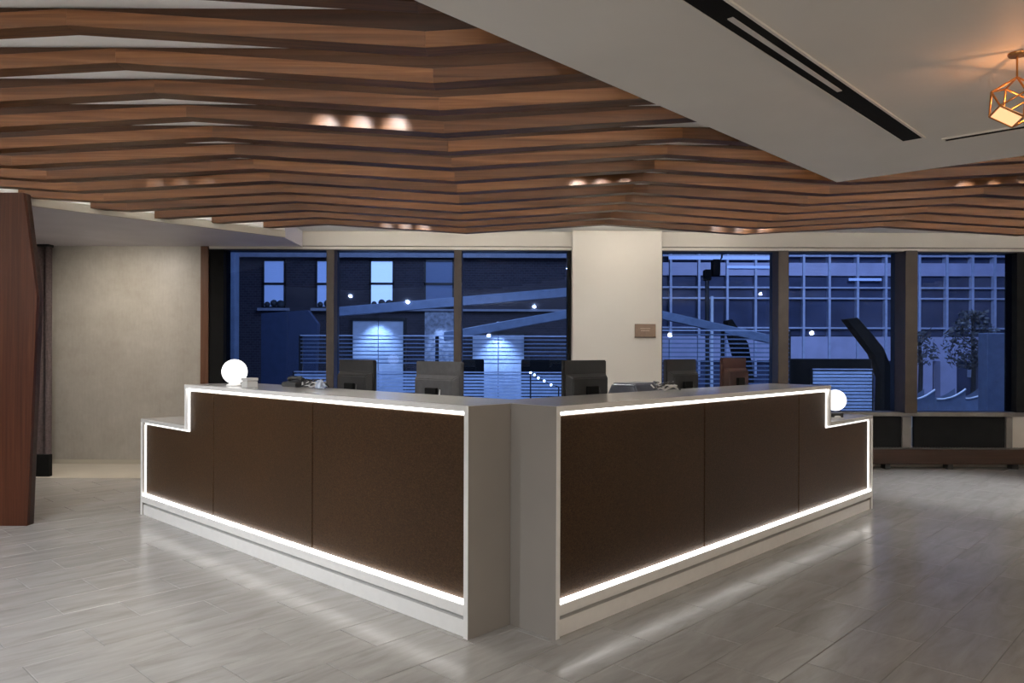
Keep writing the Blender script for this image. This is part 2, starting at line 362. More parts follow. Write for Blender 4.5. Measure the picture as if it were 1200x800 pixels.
MB().box(wx(1055), wx(1065), D - 0.06, D + 0.0, wz(524), wz(486)).build('lower_post', M['sill'], w2)
MB().box(wx(1176), wx(1183), D - 0.06, D + 0.0, wz(524), wz(486)).build('lower_post', M['sill'], w2)
MB().box(wx(1183), wx(1300), D - 0.03, D + 0.0, wz(524), wz(486)).build('lower_infill', M['paint_cream'], w2)

# ------------------------------------------------------------------ floor: grout bed and planks
flo = struct(MB().box(-8, 8, -6, D + 0.3, -0.12, -0.003).build('floor', M['grout']))
TL, TW, GAP = 0.597, 0.30, 0.004
V0 = DL.x * 1.178 + DL.y * 4.11; UA = DR.x * 1.084 + DR.y * 4.013; UB = DR.x * 1.271 + DR.y * 4.206
def tile_shape(bld, c):
    a, b, h = TL / 2 - GAP / 2, TW / 2 - GAP / 2, 0.0018
    q = []
    for (aa, bb, z) in ((a, b, -0.006), (a, b, -h), (a - h, b - h, 0)):
        for sx, sy in ((-1, -1), (1, -1), (1, 1), (-1, 1)): q.append(c + DR * (aa * sx) + DL * (bb * sy) + Vector((0, 0, z)))
    fs = [(8, 9, 10, 11)]
    for r in (0, 4):
        for i in range(4): fs.append((r + i, r + (i + 1) % 4, r + 4 + (i + 1) % 4, r + 4 + i))
    bld.add(q, fs)
proto_b = MB(); tile_shape(proto_b, Vector((0, 0, 0)))
cands = []
for j in range(-40, 40):
    v = V0 + (j + 0.5) * TW
    u0 = UA if j % 2 == 0 else UB
    for i in range(-30, 30):
        u = u0 + (i + 0.5) * TL
        p = DR * u + DL * v
        if -7.7 < p.x < 7.7 and -5.7 < p.y < D - 0.05: cands.append(p)
def under_desk(p):
    q = p - Vector((0, 3.823, 0)); return q.dot(DR) > -0.1 and q.dot(DL) > -0.1 and q.dot(DL) < 3.9 and q.dot(DR) < 3.9
def vis(p): return 2.95 < p.y and abs(p.x) < 0.70 * p.y + 0.1 and not under_desk(p) and not (p.x < -3.4 and p.y > 8.0)
seen = sorted([p for p in cands if vis(p)], key=lambda p: p.y); near = seen[:296]
nk = {(round(p.x, 4), round(p.y, 4)) for p in near}
t0 = None
for p in near:
    if t0 is None: t0 = proto_b.build('tile', M['tile'], flo); o = t0
    else: o = t0.copy(); COL.objects.link(o)
    o.location = p - world_loc(flo); o.location.z += -0.0
# proto was built in world coordinates about the floor's origin: shift shared mesh back to its own centre
for vtx in t0.data.vertices: vtx.co += world_loc(flo)
rest = MB()
for p in cands:
    if (round(p.x, 4), round(p.y, 4)) not in nk and not (p.y > 8.1 and p.x < -3.2): tile_shape(rest, p)
o = rest.build('far_tile_field', M['tile'], flo); o['kind'] = 'stuff'
MB().box(-8, -3.2, 8.13, D - 0.015, -0.006, 0.001).build('border_slab', M['border'], flo)

# ------------------------------------------------------------------ baffle ceiling
baf = thing('wood_baffle_ceiling', 'undulating walnut baffle ceiling of long kinked boards hung over the desk', 'ceiling feature', (0, 6, ZC))
KX = [-7.9, -6.42, -4.95, -3.45, -1.92, -0.43, 1.05, 2.53, 4.02, 5.50, 7.0, 8.5]
KH = [1.345, 1.255, 1.345, 1.255, 1.345, 1.255, 1.352, 1.255, 1.345, 1.255, 1.345, 1.255]
BT, BH = 0.10, 0.068
def slat_runs(d):
    x0 = max(fascia_x(d) + 0.035, -7.9); x1 = 7.9
    if d < APEX.y:
        xa = APEX.x + (d - 0.010 - APEX.y) * 0.685 / 0.728 - 0.004; xb = APEX.x + (APEX.y - d + 0.010) * 0.740 / 0.673 + 0.004
        r = []
        if xa > x0 + 0.1: r.append((x0, xa))
        if xb < x1 - 0.1: r.append((xb, x1))
        return r
    return [(x0, x1)]
for n in range(-2, 13):
    d = 1278 * (0.0025 + 0.000326 * n)
    ks = [(x - 0.011 * (n - 6), CH + h + random.uniform(-0.003, 0.003)) for x, h in zip(KX, KH)]
    def zb(x):
        for (xa, za), (xb, zb_) in zip(ks, ks[1:]):
            if xa <= x <= xb: return za + (zb_ - za) * (x - xa) / (xb - xa)
        return ks[0][1] if x < ks[0][0] else ks[-1][1]
    for (x0, x1) in slat_runs(d):
        xs_ = [x0] + [k[0] for k in ks if x0 + 0.05 < k[0] < x1 - 0.05] + [x1]
        k0 = -0.740 / 0.673 if d < APEX.y and x0 > APEX.x else 0.0      # ends are mitred along the soffit edge
        k1 = 0.685 / 0.728 if d < APEX.y and x1 < APEX.x + 1e-6 else 0.0
        def piece(bld, xa, xb, y0, y1, z):
            """a length of board; z gives the four corner heights (bottom a, bottom b, top b, top a)"""
            fa = k0 if xa == x0 else 0.0; fb = k1 if xb == x1 else 0.0; yr = d - 0.010
            p = lambda x, f, y, zz: (x + f * (y - yr), y, zz)
            return bld.hexa([p(xa, fa, y0, z[0]), p(xb, fb, y0, z[1]), p(xb, fb, y1, z[1]), p(xa, fa, y1, z[0]),
                             p(xa, fa, y0, z[3]), p(xb, fb, y0, z[2]), p(xb, fb, y1, z[2]), p(xa, fa, y1, z[3])])
        segs = list(zip(xs_, xs_[1:]))
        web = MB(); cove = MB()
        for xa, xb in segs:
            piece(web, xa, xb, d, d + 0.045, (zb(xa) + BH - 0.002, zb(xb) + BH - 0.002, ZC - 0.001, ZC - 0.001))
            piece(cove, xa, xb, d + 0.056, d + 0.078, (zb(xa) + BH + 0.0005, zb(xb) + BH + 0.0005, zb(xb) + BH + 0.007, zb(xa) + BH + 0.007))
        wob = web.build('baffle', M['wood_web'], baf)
        cove.build('cove_strip', M['cove'], wob)
        for xa, xb in segs:
            piece(MB(), xa, xb, d - 0.010, d + 0.09, (zb(xa), zb(xb), zb(xb) + BH, zb(xa) + BH)).build('board', M['wood_board'], wob, 0.0008)

# recessed triple downlights between the baffles
def triple(xs3, d, label, energy, slat_d):
    t = thing('triple_downlight', label, 'downlight', (sum(xs3) / 3, d, ZC), 'triple downlights between the ceiling baffles')
    MB().box(min(xs3) - 0.07, max(xs3) + 0.07, d - 0.055, d + 0.055, ZC - 0.03, ZC).build('housing', M['black'], t, 0.004)
    for x in xs3:
        MB().lathe((x, d, ZC - 0.04), [(0.036, 0.012), (0.04, 0.0), (0.034, 0.0), (0.03, 0.006)], 20).build('trim_ring', M['white_plastic'], t)
        MB().lathe((x, d, ZC - 0.038), [(0.03, 0.008), (0.0295, 0.006)], 20).build('lens', M['lens'], t)
        lamp('downlight_beam', 'SPOT', (x, d, ZC - 0.045), energy, (0.90, 0.95, 1.0), aim=(x, d + 0.23, ZC - 0.14), angle=48, blend=0.9, radius=0.02)
        lamp('downlight_beam', 'SPOT', (x, d, ZC - 0.046), energy * 1.2, (1, 0.95, 0.87), aim=(x, d, 0), angle=70, blend=0.8, radius=0.03)
triple((-1.09, -0.89, -0.68), 4.215, 'triple recessed downlight lighting the fourth visible baffle above the desk corner', 16, 0)
triple((0.52, 0.71, 0.90), 5.885, 'triple recessed downlight over the longer desk arm with the plaque column behind', 16, 0)
triple((3.60, 3.83, 4.06), 5.885, 'triple recessed downlight beyond the grey soffit corner near the pendant', 16, 0)
triple((-2.85, -2.65, -2.44), 5.885, 'faint triple recessed downlight above the stepped desk end with globe lamp and box', 3, 0)
triple((-1.35, -1.15, -0.95), 7.96, 'triple recessed downlight in the last baffle gap before the three-monitor window', 9, 0)
triple((2.20, 2.45, 2.70), 7.96, 'triple recessed downlight in the last baffle gap before the office-view window', 9, 0)

# soffit slots
def slot(pa, pb, w, label, bar):
    pa, pb = Vector(pa), Vector(pb); dirv = (pb - pa).normalized(); n = Vector((dirv.y, -dirv.x, 0)); z0 = ZS - 0.006
    mid = (pa + pb) / 2
    t = thing('slot_diffuser', label, 'air vent', (mid.x, mid.y, z0))
    up = Vector((0, 0, 1))
    def bar_mesh(o0, o1, s0, s1, zz0, zz1):
        a, b = pa + dirv * s0, pa + dirv * s1
        c = [a + n * o0, b + n * o0, b + n * o1, a + n * o1]
        return MB().hexa([Vector((q.x, q.y, zz0)) for q in c] + [Vector((q.x, q.y, zz1)) for q in c])
    L = (pb - pa).length
    bar_mesh(-w / 2, w / 2, 0, L, z0, ZS).build('slot', M['matte_black'], t)
    bar_mesh(-w / 2 - 0.012, -w / 2, -0.01, L + 0.01, z0 - 0.003, ZS).build('flange', M['paint_soffit'], t)
    bar_mesh(w / 2, w / 2 + 0.012, -0.01, L + 0.01, z0 - 0.003, ZS).build('flange', M['paint_soffit'], t)
    for (s0, s1) in bar: bar_mesh(-0.011, 0.011, s0, s1, z0 - 0.004, z0).build('divider_bar', M['white_plastic'], t)
pe = at_height(1068, 159, ZS); ps = at_height(827, 0, ZS); dv = (ps - pe).normalized()
far = pe + dv * 4.6
q1 = at_height(978, 103, ZS); q2 = at_height(850, 18, ZS)
s1 = (q1 - far).dot(-dv); s2 = (q2 - far).dot(-dv)
slot(far, pe, 0.105, 'long black double slot diffuser in the grey soffit with a white divider', [(s2, s1), (0.1, s2 - 0.35)])
pc = at_height(1106, 159.5, ZS); pd = at_height(1200, 143, ZS)
slot(pc, pc + (pd - pc) * 2.2, 0.05, 'short black slot diffuser behind the glowing pendant lantern', [])

# ------------------------------------------------------------------ reception desk
N = Vector((-0.005, 3.823, 0)); H, HL, TH = 1.10, 0.80, 0.028
desk = thing('reception_desk', 'angled reception desk with white stone frame and embossed bronze front panels', 'desk', N)
UP = Vector((0, 0, 1))
def wing(org, t, w, L, s, seams, hl, e, notch=0.0):
    """org: front corner at floor, t: along the front, w: into the desk; L length, s step position"""
    P = lambda a, b, z: org + t * a + w * b + UP * z
    def slab(a0, a1, b0, b1, z0, z1, bld=None):
        bld = bld or MB()
        return bld.hexa([P(a0, b0, z0), P(a1, b0, z0), P(a1, b1, z0), P(a0, b1, z0), P(a0, b0, z1), P(a1, b0, z1), P(a1, b1, z1), P(a0, b1, z1)])
    DEP = 0.50; REC = 0.028
    if notch:      # the two tops meet in an L: this one is cut round the other
        pts = [(0, 0.004), (s, 0.004), (s, DEP), (notch, DEP), (notch, e), (0, e)]
        MB().prism([P(a, b, H - TH) for a, b in pts], UP * TH).build('counter_top', M['quartz'], desk)
    else: slab(0, s, 0.004, DEP, H - TH, H).build('counter_top', M['quartz'], desk)
    slab(-0.002, 0, 0.002, e - 0.003, 0, H - 0.0015).build('end_face', M['taupe'], desk)
    slab(0, s, 0, 0.004, H - TH, H).build('frame_edge', M['quartz_white'], desk)
    slab(s - TH, s, 0, DEP, hl - TH, H - TH).build('step_riser', M['quartz_white'], desk, 0.0015)
    slab(s, L, 0, DEP, hl - TH, hl).build('lower_shelf', M['quartz'], desk, 0.0015)
    slab(0, TH, 0.004, DEP, 0, H - TH).build('end_panel', M['taupe'], desk)
    slab(L - TH, L, 0.004, DEP, 0, hl - TH).build('end_panel', M['taupe'], desk)
    slab(0, TH, 0, 0.004, 0, H - TH).build('frame_edge', M['quartz_white'], desk)
    slab(L - TH, L, 0, 0.004, 0, hl - TH).build('frame_edge', M['quartz_white'], desk)
    # ledge, shadow gap and plinth under the panels
    slab(TH, L - TH, 0.0, 0.14, 0.104, 0.157).build('bottom_rail', M['quartz_white'], desk, 0.002)
    slab(TH, L - TH, 0.05, 0.11, 0.080, 0.104).build('shadow_gap', M['matte_black'], desk)
    slab(TH, L - TH, 0.014, 0.11, 0, 0.080).build('plinth', M['quartz_white'], desk)
    # carcass behind the panels
    slab(TH, s - TH, REC + 0.045, REC + 0.065, 0.157, H - TH).build('backing', M['matte_black'], desk)
    slab(s - TH, L - TH, REC + 0.045, REC + 0.065, 0.157, hl - TH).build('backing', M['matte_black'], desk)
    # panels; lit slots run round them
    lo, hi, hs = 0.170, H - TH - 0.022, hl - TH - 0.020
    cuts = [TH + 0.012] + seams + [L - TH - 0.016]
    for a0, a1 in zip(cuts, cuts[1:]):
        a0 += 0.0055; a1 -= 0.0055
        if a1 <= s: slab(a0, a1, REC, REC + 0.025, lo, hi).build('front_panel', M['bronze'], desk, 0.002)
        else:
            sx = s - TH - 0.012
            MB().prism([P(a0, REC, lo), P(a1, REC, lo), P(a1, REC, hs), P(sx, REC, hs), P(sx, REC, hi), P(a0, REC, hi)], w * 0.025).build('front_panel', M['bronze'], desk, 0.002)
    def led(a0, a1, z0, z1, b0=0.022, b1=REC + 0.022, mat='led'): slab(a0, a1, b0, b1, z0, z1).build('led_strip', M[mat], desk)
    led(TH + 0.004, s - TH, hi + 0.004, H - TH - 0.001)
    led(TH + 0.004, L - TH - 0.004, 0.1575, lo + 0.004, 0.009)
    led(s - TH, L - TH - 0.01, hs + 0.003, hl - TH - 0.001, mat='led_soft')
    led(L - TH - 0.012, L - TH - 0.001, lo, hs, mat='led_soft')
    led(TH + 0.001, TH + 0.009, lo, hi, mat='led_soft')
    led(s - TH - 0.009, s - TH - 0.001, hs + 0.01, hi, mat='led_soft')
    # staff side work surface
    slab(-0.2, L - 0.1, 0.52, 1.15, 0.72 - (0.001 if notch else 0), 0.75 - (0.001 if notch else 0)).build('work_surface', M['plastic_grey'], desk, 0.002)
    slab(0.6, 0.63, 0.5, 1.1, 0, 0.72).build('support_panel', M['plastic_grey'], desk)
    slab(L - 0.16, L - 0.13, 0.5, 1.1, 0, 0.72).build('support_panel', M['plastic_grey'], desk)
    return P
EL, ER = 0.290, 0.300
def solve_t(org, t, x):  # distance along the wing front whose picture column is x
    k = (x - CX) / F; return (k * org.y - org.x) / (t.x - k * t.y)
OL = N - DR * EL; OR_ = N - DL * ER
rl = OL + DR * 0.028; rr = OR_ + DL * 0.028
PL = wing(OL, DL, DR, 3.96, 3.12, [solve_t(rl, DL, 366.5), solve_t(rl, DL, 250.5)], 0.79, EL)
PR = wing(OR_, DR, DL, 4.24, 3.305, [solve_t(rr, DR, 826), solve_t(rr, DR, 936.5)], 0.812, ER, 0.50 - EL)

# ------------------------------------------------------------------ things on the desk
def globe(p, label, foot=0.0):
    t = thing('globe_lamp', label, 'lamp', p, 'opal globe lamps on the desk ends')
    MB().lathe(p, [(0.055, 0), (0.058, 0.006), (0.052, 0.013), (0.03, 0.02), (0.026, 0.024)], 32).build('base', M['white_plastic'], t)
    if foot: MB().box(p.x - 0.05, p.x + 0.05, p.y - 0.05, p.y + 0.05, p.z, p.z + foot).build('foot_block', M['plastic'], t, 0.003)
    p = p + UP * foot
    MB().ball(p + UP * 0.104, 0.0885, 40, 20).build('globe_shade', M['globe'], t)
    c = MB(); c.tube([p + Vector((0.05, 0.02, 0.006)), p + Vector((0.08, 0.06, 0.004)), p + Vector((0.10, 0.14, 0.004))], 0.003, 6)
    c.build('cord', M['plastic'], t)
    lamp('globe_glow', 'POINT', p + UP * 0.104, 1.5, (1, 0.98, 0.95), radius=0.09)
tg = solve_t(OL + DR * 0.15, DL, 275); globe(PL(tg, 0.15, H), 'glowing white opal globe lamp on the tall counter beside a small white box')
tg = solve_t(OR_ + DL * 0.17, DR, 979); globe(PR(max(tg, 3.42), 0.17, 0.812), 'glowing white opal globe lamp on the low shelf against the counter step', 0.036)
tb = solve_t(OL + DR * 0.14, DL, 292.5); p = PL(tb, 0.14, H)
t = thing('card_box', 'small white box with a lifted lid beside the globe lamp on the counter', 'box', p)
def obox(bld, c, u, v, a, b, z0, z1):
    q = [c - u * a - v * b, c + u * a - v * b, c + u * a + v * b, c - u * a + v * b]
    return bld.hexa([x + UP * z0 for x in q] + [x + UP * z1 for x in q])
obox(MB(), p, DL, DR, 0.042, 0.04, 0, 0.043).build('box_body', M['white_plastic'], t, 0.003)
obox(MB(), p, DL, DR, 0.045, 0.043, 0.046, 0.066).build('lid', M['white_plastic'], t, 0.003)

def monitor(c, right, facing, label, mat, tilt=0.0, w=0.46, top=1.29):
    """c: point on the work surface; right: along the screen; facing: unit vector from the back towards the viewer side of the picture"""
    t = thing('computer_monitor', label, 'monitor', c, 'computer monitors behind the reception counter')
    obox(MB(), c, right, facing, 0.12, 0.09, 0, 0.014).build('base', M['plastic'], t, 0.004)
    z1 = top - c.z; z0 = z1 - 0.36
    q = c + facing * 0.035
    obox(MB(), q, right, facing, 0.05, 0.016, 0.014, z0 + 0.17).build('stand_neck', M['plastic'], t, 0.004)
    cs = c - facing * 0.03
    obox(MB(), cs, right, facing, w / 2, 0.014, z0, z1).build('screen_shell', mat, t, 0.006, 2)
    # thicker rear housing with sloping shoulders
    h = w / 2 - 0.012; zt = z1 - 0.085; back = facing * 0.058; fr = facing * 0.014
    A = [cs + fr - right * h + UP * (z0 + 0.02), cs + fr + right * h + UP * (z0 + 0.02), cs + fr + right * h + UP * zt, cs + fr - right * h + UP * zt]
    B = [cs + back - right * (h - 0.03) + UP * (z0 + 0.04), cs + back + right * (h - 0.03) + UP * (z0 + 0.04), cs + back + right * (h - 0.03) + UP * (zt - 0.03), cs + back - right * (h - 0.03) + UP * (zt - 0.03)]
    MB().hexa(A + B).build('rear_housing', mat, t, 0.006, 2)
    hb = cs + back
    obox(MB(), hb + facing * 0.012, right, facing, 0.055, 0.013, z0 + 0.06, z0 + 0.19).build('mount_plate', M['matte_black'], t, 0.004)
    cable = MB(); cable.tube([hb + right * 0.075 + UP * (z0 + 0.18) + facing * 0.004, hb + right * 0.085 + facing * 0.02 + UP * (z0 + 0.12), hb + right * 0.095 + facing * 0.02 + UP * (z0 + 0.02), hb + right * 0.08 + UP * 0.02], 0.005, 6)
    cable.build('cable', M['plastic_grey'] if mat is not M['plastic_grey'] else M['white_plastic'], t)
    obox(MB(), cs - facing * 0.0145, right, facing, w / 2 - 0.012, 0.001, z0 + 0.012, z1 - 0.012).build('display', M['matte_black'], t)
def on_line(org, t, w, off, x): return solve_t(org + w * off, t, x)
ML = 0.80
for x, lab, mt, wd, tp in ((415, 'black monitor seen from behind beside the slim brown window mullion', 'plastic', 0.44, 1.292), (511, 'charcoal grey monitor seen from behind with a pale cable down its back', 'plastic_grey', 0.45, 1.290)):
    a = on_line(OL, DL, DR, ML, x); p = PL(a, ML, 0.75); monitor(p, -DL, -DR, lab, M[mt], w=wd, top=tp)
for x, lab, mt, wd, tp in ((689, 'black monitor seen from behind in front of the cream column', 'plastic', 0.45, 1.30), (801, 'black monitor seen from behind next to the dark printer and cables', 'plastic', 0.44, 1.30), (863, 'farthest black monitor near the wide dark mullion, reddish sheen on its back', 'plastic_red', 0.42, 1.31)):
    a = on_line(OR_, DR, DL, ML, x); p = PR(a, ML, 0.75); monitor(p, DR, -DL, lab, M[mt], w=wd, top=tp)
# printer with sloping cover
a = on_line(OR_, DR, DL, 0.70, 748); p = PR(a, 0.70, 0.75)
t = thing('receipt_printer', 'slate grey desktop printer with a sloping lid in front of the column', 'printer', p)
obox(MB(), p, DR, DL, 0.20, 0.15, 0, 0.26).build('body', M['bluegrey'], t, 0.01, 2)
q = [p - DL * 0.15 - DR * 0.20, p - DL * 0.15 + DR * 0.20, p + DL * 0.15 + DR * 0.20, p + DL * 0.15 - DR * 0.20]
q2 = [p - DL * 0.06 - DR * 0.135, p - DL * 0.06 + DR * 0.17, p + DL * 0.13 + DR * 0.17, p + DL * 0.13 - DR * 0.135]
MB().hexa([x + UP * 0.262 for x in q] + [x + UP * 0.392 for x in q2]).build('lid', M['bluegrey'], t, 0.012, 3)
obox(MB(), p - DL * 0.155, DR, DL, 0.12, 0.006, 0.10, 0.16).build('paper_slot', M['matte_black'], t)
# loose cables
def cables(p, label):
    t = thing('cable_bundle', label, 'cables', p)
    for k in range(5):
        b = MB(); ph = k * 1.3
        b.tube([p + Vector((0.05 * math.cos(ph + s * 1.1) + 0.012 * s - 0.03, 0.05 * math.sin(ph + s * 1.1), 0.006 + (0.055 if k % 2 else 0.035) * abs(math.sin(s * 0.8 + k)))) for s in range(9)], 0.005, 6)
        b.build('cable', M['plastic'] if k % 2 else M['white_plastic'], t)
a = on_line(OR_, DR, DL, 0.44, 777); cables(PR(a, 0.44, H), 'tangle of dark and pale cables on the counter beside the printer')
a = on_line(OL, DL, DR, 0.40, 366); cables(PL(a, 0.40, H), 'tangle of dark and pale cables on the counter beside the telephone')
# low telephone
a = on_line(OL, DL, DR, 0.42, 347); p = PL(a, 0.42, H)
t = thing('desk_telephone', 'low dark desk telephone lying on the counter near the globe lamp', 'telephone', p)
q = [p - DL * 0.10 - DR * 0.06, p + DL * 0.10 - DR * 0.06, p + DL * 0.10 + DR * 0.06, p - DL * 0.10 + DR * 0.06]
MB().hexa([x for x in q] + [q[0] + UP * 0.03, q[1] + UP * 0.03, q[2] + UP * 0.05, q[3] + UP * 0.05]).build('phone_body', M['plastic'], t, 0.006, 2)
hs = MB(); hs.tube([p + DL * 0.09 + UP * 0.052, p + DL * 0.06 + UP * 0.062, p - DL * 0.0 + UP * 0.064, p - DL * 0.06 + UP * 0.062, p - DL * 0.09 + UP * 0.052], [0.017, 0.013, 0.010, 0.013, 0.017], 10)
hs.build('handset', M['plastic'], t)
# crumpled clear wrap
a = on_line(OL, DL, DR, 0.36, 375.5); p = PL(a, 0.36, H)
rnd = random.Random(3); b = MB(); b.ball(p + UP * 0.028, 0.034, 14, 9)
for v in b.v:
    dv_ = v - (p + UP * 0.028); v += dv_ * rnd.uniform(-0.35, 0.25); v.z = max(v.z, p.z + 0.0005)
for i in range(len(b.sm)): b.sm[i] = False
tag(b.build('crumpled_wrap', M['louvre']), 'small crumpled pale blue plastic wrap on the counter edge', 'plastic wrap')

# ------------------------------------------------------------------ plaque, screen, drape, heater cover, pendant
p0 = at_depth(743.5, 378.5, D - 0.13); p1 = at_depth(768, 394.5, D - 0.13)
t = thing('wall_plaque', 'small bronze plaque with two lines of pale lettering on the cream column', 'sign', ((p0.x + p1.x) / 2, D - 0.13, p1.z))
MB().box(p0.x, p1.x, D - 0.145, D - 0.1302, p1.z, p0.z).build('plate', M['plaque'], t, 0.002)
MB().box(p0.x - 0.002, p1.x + 0.002, D - 0.15, D - 0.1302, p1.z, p1.z + 0.012).build('lower_lip', M['bronze_frame'], t)
let = MB(); rnd = random.Random(5)
for row, (z, hw, hh) in enumerate(((p0.z - 0.052, 0.058, 0.009), (p0.z - 0.078, 0.050, 0.011))):
    x = (p0.x + p1.x) / 2 - hw
    while x < (p0.x + p1.x) / 2 + hw:
        wd = rnd.uniform(0.005, 0.008); let.box(x, x + wd, D - 0.1465, D - 0.145, z - hh / 2, z + hh / 2); x += wd + 0.003
let.build('lettering', M['plaque_mark'], t)

ds = 5.91
t = thing('wood_screen', 'tall faceted mahogany screen panel standing on the floor beside the desk', 'screen', (-4.2, ds, 0))
X = lambda x: (x - 600) / F * ds
pr = [(X(27), 2.565), (X(43), 1.765), (X(32.5), 0.0)]
pts = [(-4.72, ds, 0), (pr[2][0], ds, 0), (pr[1][0], ds, pr[1][1]), (pr[0][0], ds, pr[0][1]), (-4.62, ds, 2.565), (-4.80, ds, 1.45)]
MB().prism([(x, y, z) for x, y, z in pts], (0, 0.03, 0)).build('face_board', M['mahogany'], t, 0.002)
MB().prism([(x, y + 0.03, z) for x, y, z in pts], (0, 0.055, 0)).build('core', M['dark_wood'], t, 0.002)
# drape on a black plinth
dd = 9.05
t = thing('pleated_drape', 'narrow mauve brown pleated drape hanging above a black plinth by the papered wall', 'curtain', (-5.8, dd, 0.02))
dr = MB(); x0, x1, n = -6.4, (59.5 - 600) / F * dd, 60
row = [(x0 + (x1 - x0) * i / n, dd + 0.035 * math.sin(i * 0.95) + 0.01 * math.sin(i * 2.3)) for i in range(n + 1)]
vs = [(x, y, z) for z in (0.02, 1.2, ZS - 0.03) for x, y in row] ; fs = []
for r in range(2):
    for i in range(n): k = r * (n + 1) + i; fs.append((k, k + 1, k + n + 2, k + n + 1))
dr.add(vs, fs, True)
vs2 = [(x, y + 0.012, z) for x, y, z in vs]; dr.add(vs2, [tuple(reversed(f)) for f in fs], True)
dr.build('cloth', M['drape'], t)
MB().box(x0, x1, dd - 0.05, dd + 0.05, ZS - 0.03, ZS - 0.0005).build('track', M['black'], t)
tag(MB().box(-5.75, (58 - 600) / F * 8.2, 8.2, 8.26, 0, 0.235).build('black_plinth', M['matte_black'], None, 0.004), 'low black plinth box on the floor under the pleated drape', 'plinth')
# heater cover under the window
hx0, hx1, hy = 3.3, 7.6, 8.93
t = thing('heater_cover', 'long low dark brown heater cover with a top grille under the office-view window', 'heater', (5.4, hy, 0))
MB().box(hx0, hx1, hy, hy + 0.03, 0.058, 0.232).build('front_board', M['dark_wood'], t, 0.003)
MB().box(hx0, hx1, hy + 0.03, D - 0.002, 0.058, 0.215).build('case', M['matte_black'], t)
gr = MB(); x = hx0
while x < hx1: gr.box(x, x + 0.012, hy + 0.03, D - 0.004, 0.215, 0.234); x += 0.035
o = gr.build('grille', M['sill'], t); o['kind'] = 'stuff'
for xx in (3.6, 4.35, 5.08, 5.84, 6.7): MB().box(xx, xx + 0.06, hy + 0.01, hy + 0.12, 0, 0.058).build('foot', M['black'], t)

# wire-frame pendant
pc = at_depth(1187, 116, 3.2); ed = 0.10
rv = (pc - Vector((0, 0, CH))).normalized(); Rv = rv.cross(UP).normalized(); Uv = Rv.cross(rv)
bas = lambda a, b, c: (Rv * a + Uv * b + rv * c).normalized()
n3 = bas(-0.413, -0.731, -0.543); e1v = bas(0.82, -0.557, 0.13); e1v = (e1v - n3 * e1v.dot(n3)).normalized(); e2v = n3.cross(e1v)
a1, a2 = (e1v + e2v).normalized(), (e1v - e2v).normalized()
vsx = []
for i, j in ((0, 1), (0, 2), (1, 2)):
    for si in (1, -1):
        for sj in (1, -1):
            c = [0, 0, 0]; c[i] = si; c[j] = sj; vsx.append(pc + (a1 * c[0] + a2 * c[1] + n3 * c[2]) * ed / math.sqrt(2))
t = thing('pendant_lantern', 'brass wire polyhedron pendant with one glowing amber face under the grey soffit', 'pendant lamp', (pc.x, pc.y, ZS))
for i in range(12):
    for j in range(i):
        if abs((vsx[i] - vsx[j]).length - ed) < 0.002:
            MB().tube([vsx[i], vsx[j]], 0.0042, 6).build('strut', M['brass'], t)
top = max(vsx, key=lambda v: v.z)
MB().tube([top, Vector((top.x, top.y, ZS))], 0.004, 6).build('stem', M['brass'], t)
MB().lathe((top.x, top.y, ZS - 0.012), [(0.03, 0), (0.035, 0.006), (0.035, 0.012)], 20).build('canopy', M['brass'], t)
sq = [pc + (n3 + s) * ed / math.sqrt(2) for s in (a1, a2, -a1, -a2)]
MB().prism(sq, -n3 * 0.006).build('glow_face', M['amber'], t)
lamp('pendant_glow', 'POINT', pc, 1.1, (1.0, 0.42, 0.16), radius=0.012)

# ------------------------------------------------------------------ outside
gnd = struct(MB().box(-40, 60, D + 0.32, 70, -0.3, -0.15).build('ground', M['asphalt']))
B1 = 20.0
def bx(x, d): return (x - 600) / F * d
def bz(y, d): return CH + (HY - y) / F * d
t = thing('brick_building', 'dark brick building across the street with lit sash windows and pale doors', 'building', (-4, B1, -0.15))
zt = 7.5
MB().box(bx(150, B1), bx(712, B1), B1, B1 + 6, -0.15, zt).build('wall', M['brick'], t)
MB().box(bx(385, B1), bx(712, B1), B1 - 0.12, B1, bz(365, B1), bz(362.5, B1)).build('belt_course', M['stone_sill'], t)
MB().box(bx(150, B1), bx(712, B1), B1 - 0.2, B1, bz(303, B1), bz(297, B1)).build('cornice', M['stone_sill'], t)
def sash(x0, x1, y0, y1, mat, sill=True):
    f = MB(); fw = 0.045; xa, xb, za, zb_ = bx(x0, B1), bx(x1, B1), bz(y1, B1), bz(y0, B1); zm = (za + zb_) / 2
    for q in ((xa, xb, za, za + fw), (xa, xb, zb_ - fw, zb_), (xa, xa + fw, za, zb_), (xb - fw, xb, za, zb_), (xa, xb, zm - 0.03, zm + 0.03)):
        f.box(q[0], q[1], B1 - 0.06, B1 - 0.001, q[2], q[3])
    w = f.build('sash_window', M['frame_dark'], t)
    MB().box(xa + fw, xb - fw, B1 - 0.03, B1 - 0.002, za + fw, zm - 0.03).build('pane', mat, w)
    MB().box(xa + fw, xb - fw, B1 - 0.03, B1 - 0.002, zm + 0.03, zb_ - fw).build('pane', mat, w)
    if sill: MB().box(xa - 0.1, xb + 0.1, B1 - 0.16, B1 - 0.002, za - 0.07, za).build('window_sill', M['stone_sill'], w)
    # plants standing on the inside ledge show as dark tufts
    for k in range(3):
        cxx = xa + fw + 0.08 + k * (xb - xa - 2 * fw - 0.16) / 2
        MB().ball((cxx, B1 - 0.045, za + fw + 0.05 + 0.03 * (k % 2)), 0.075 + 0.02 * k, 7, 5).build('window_plant', M['leaf'], w)
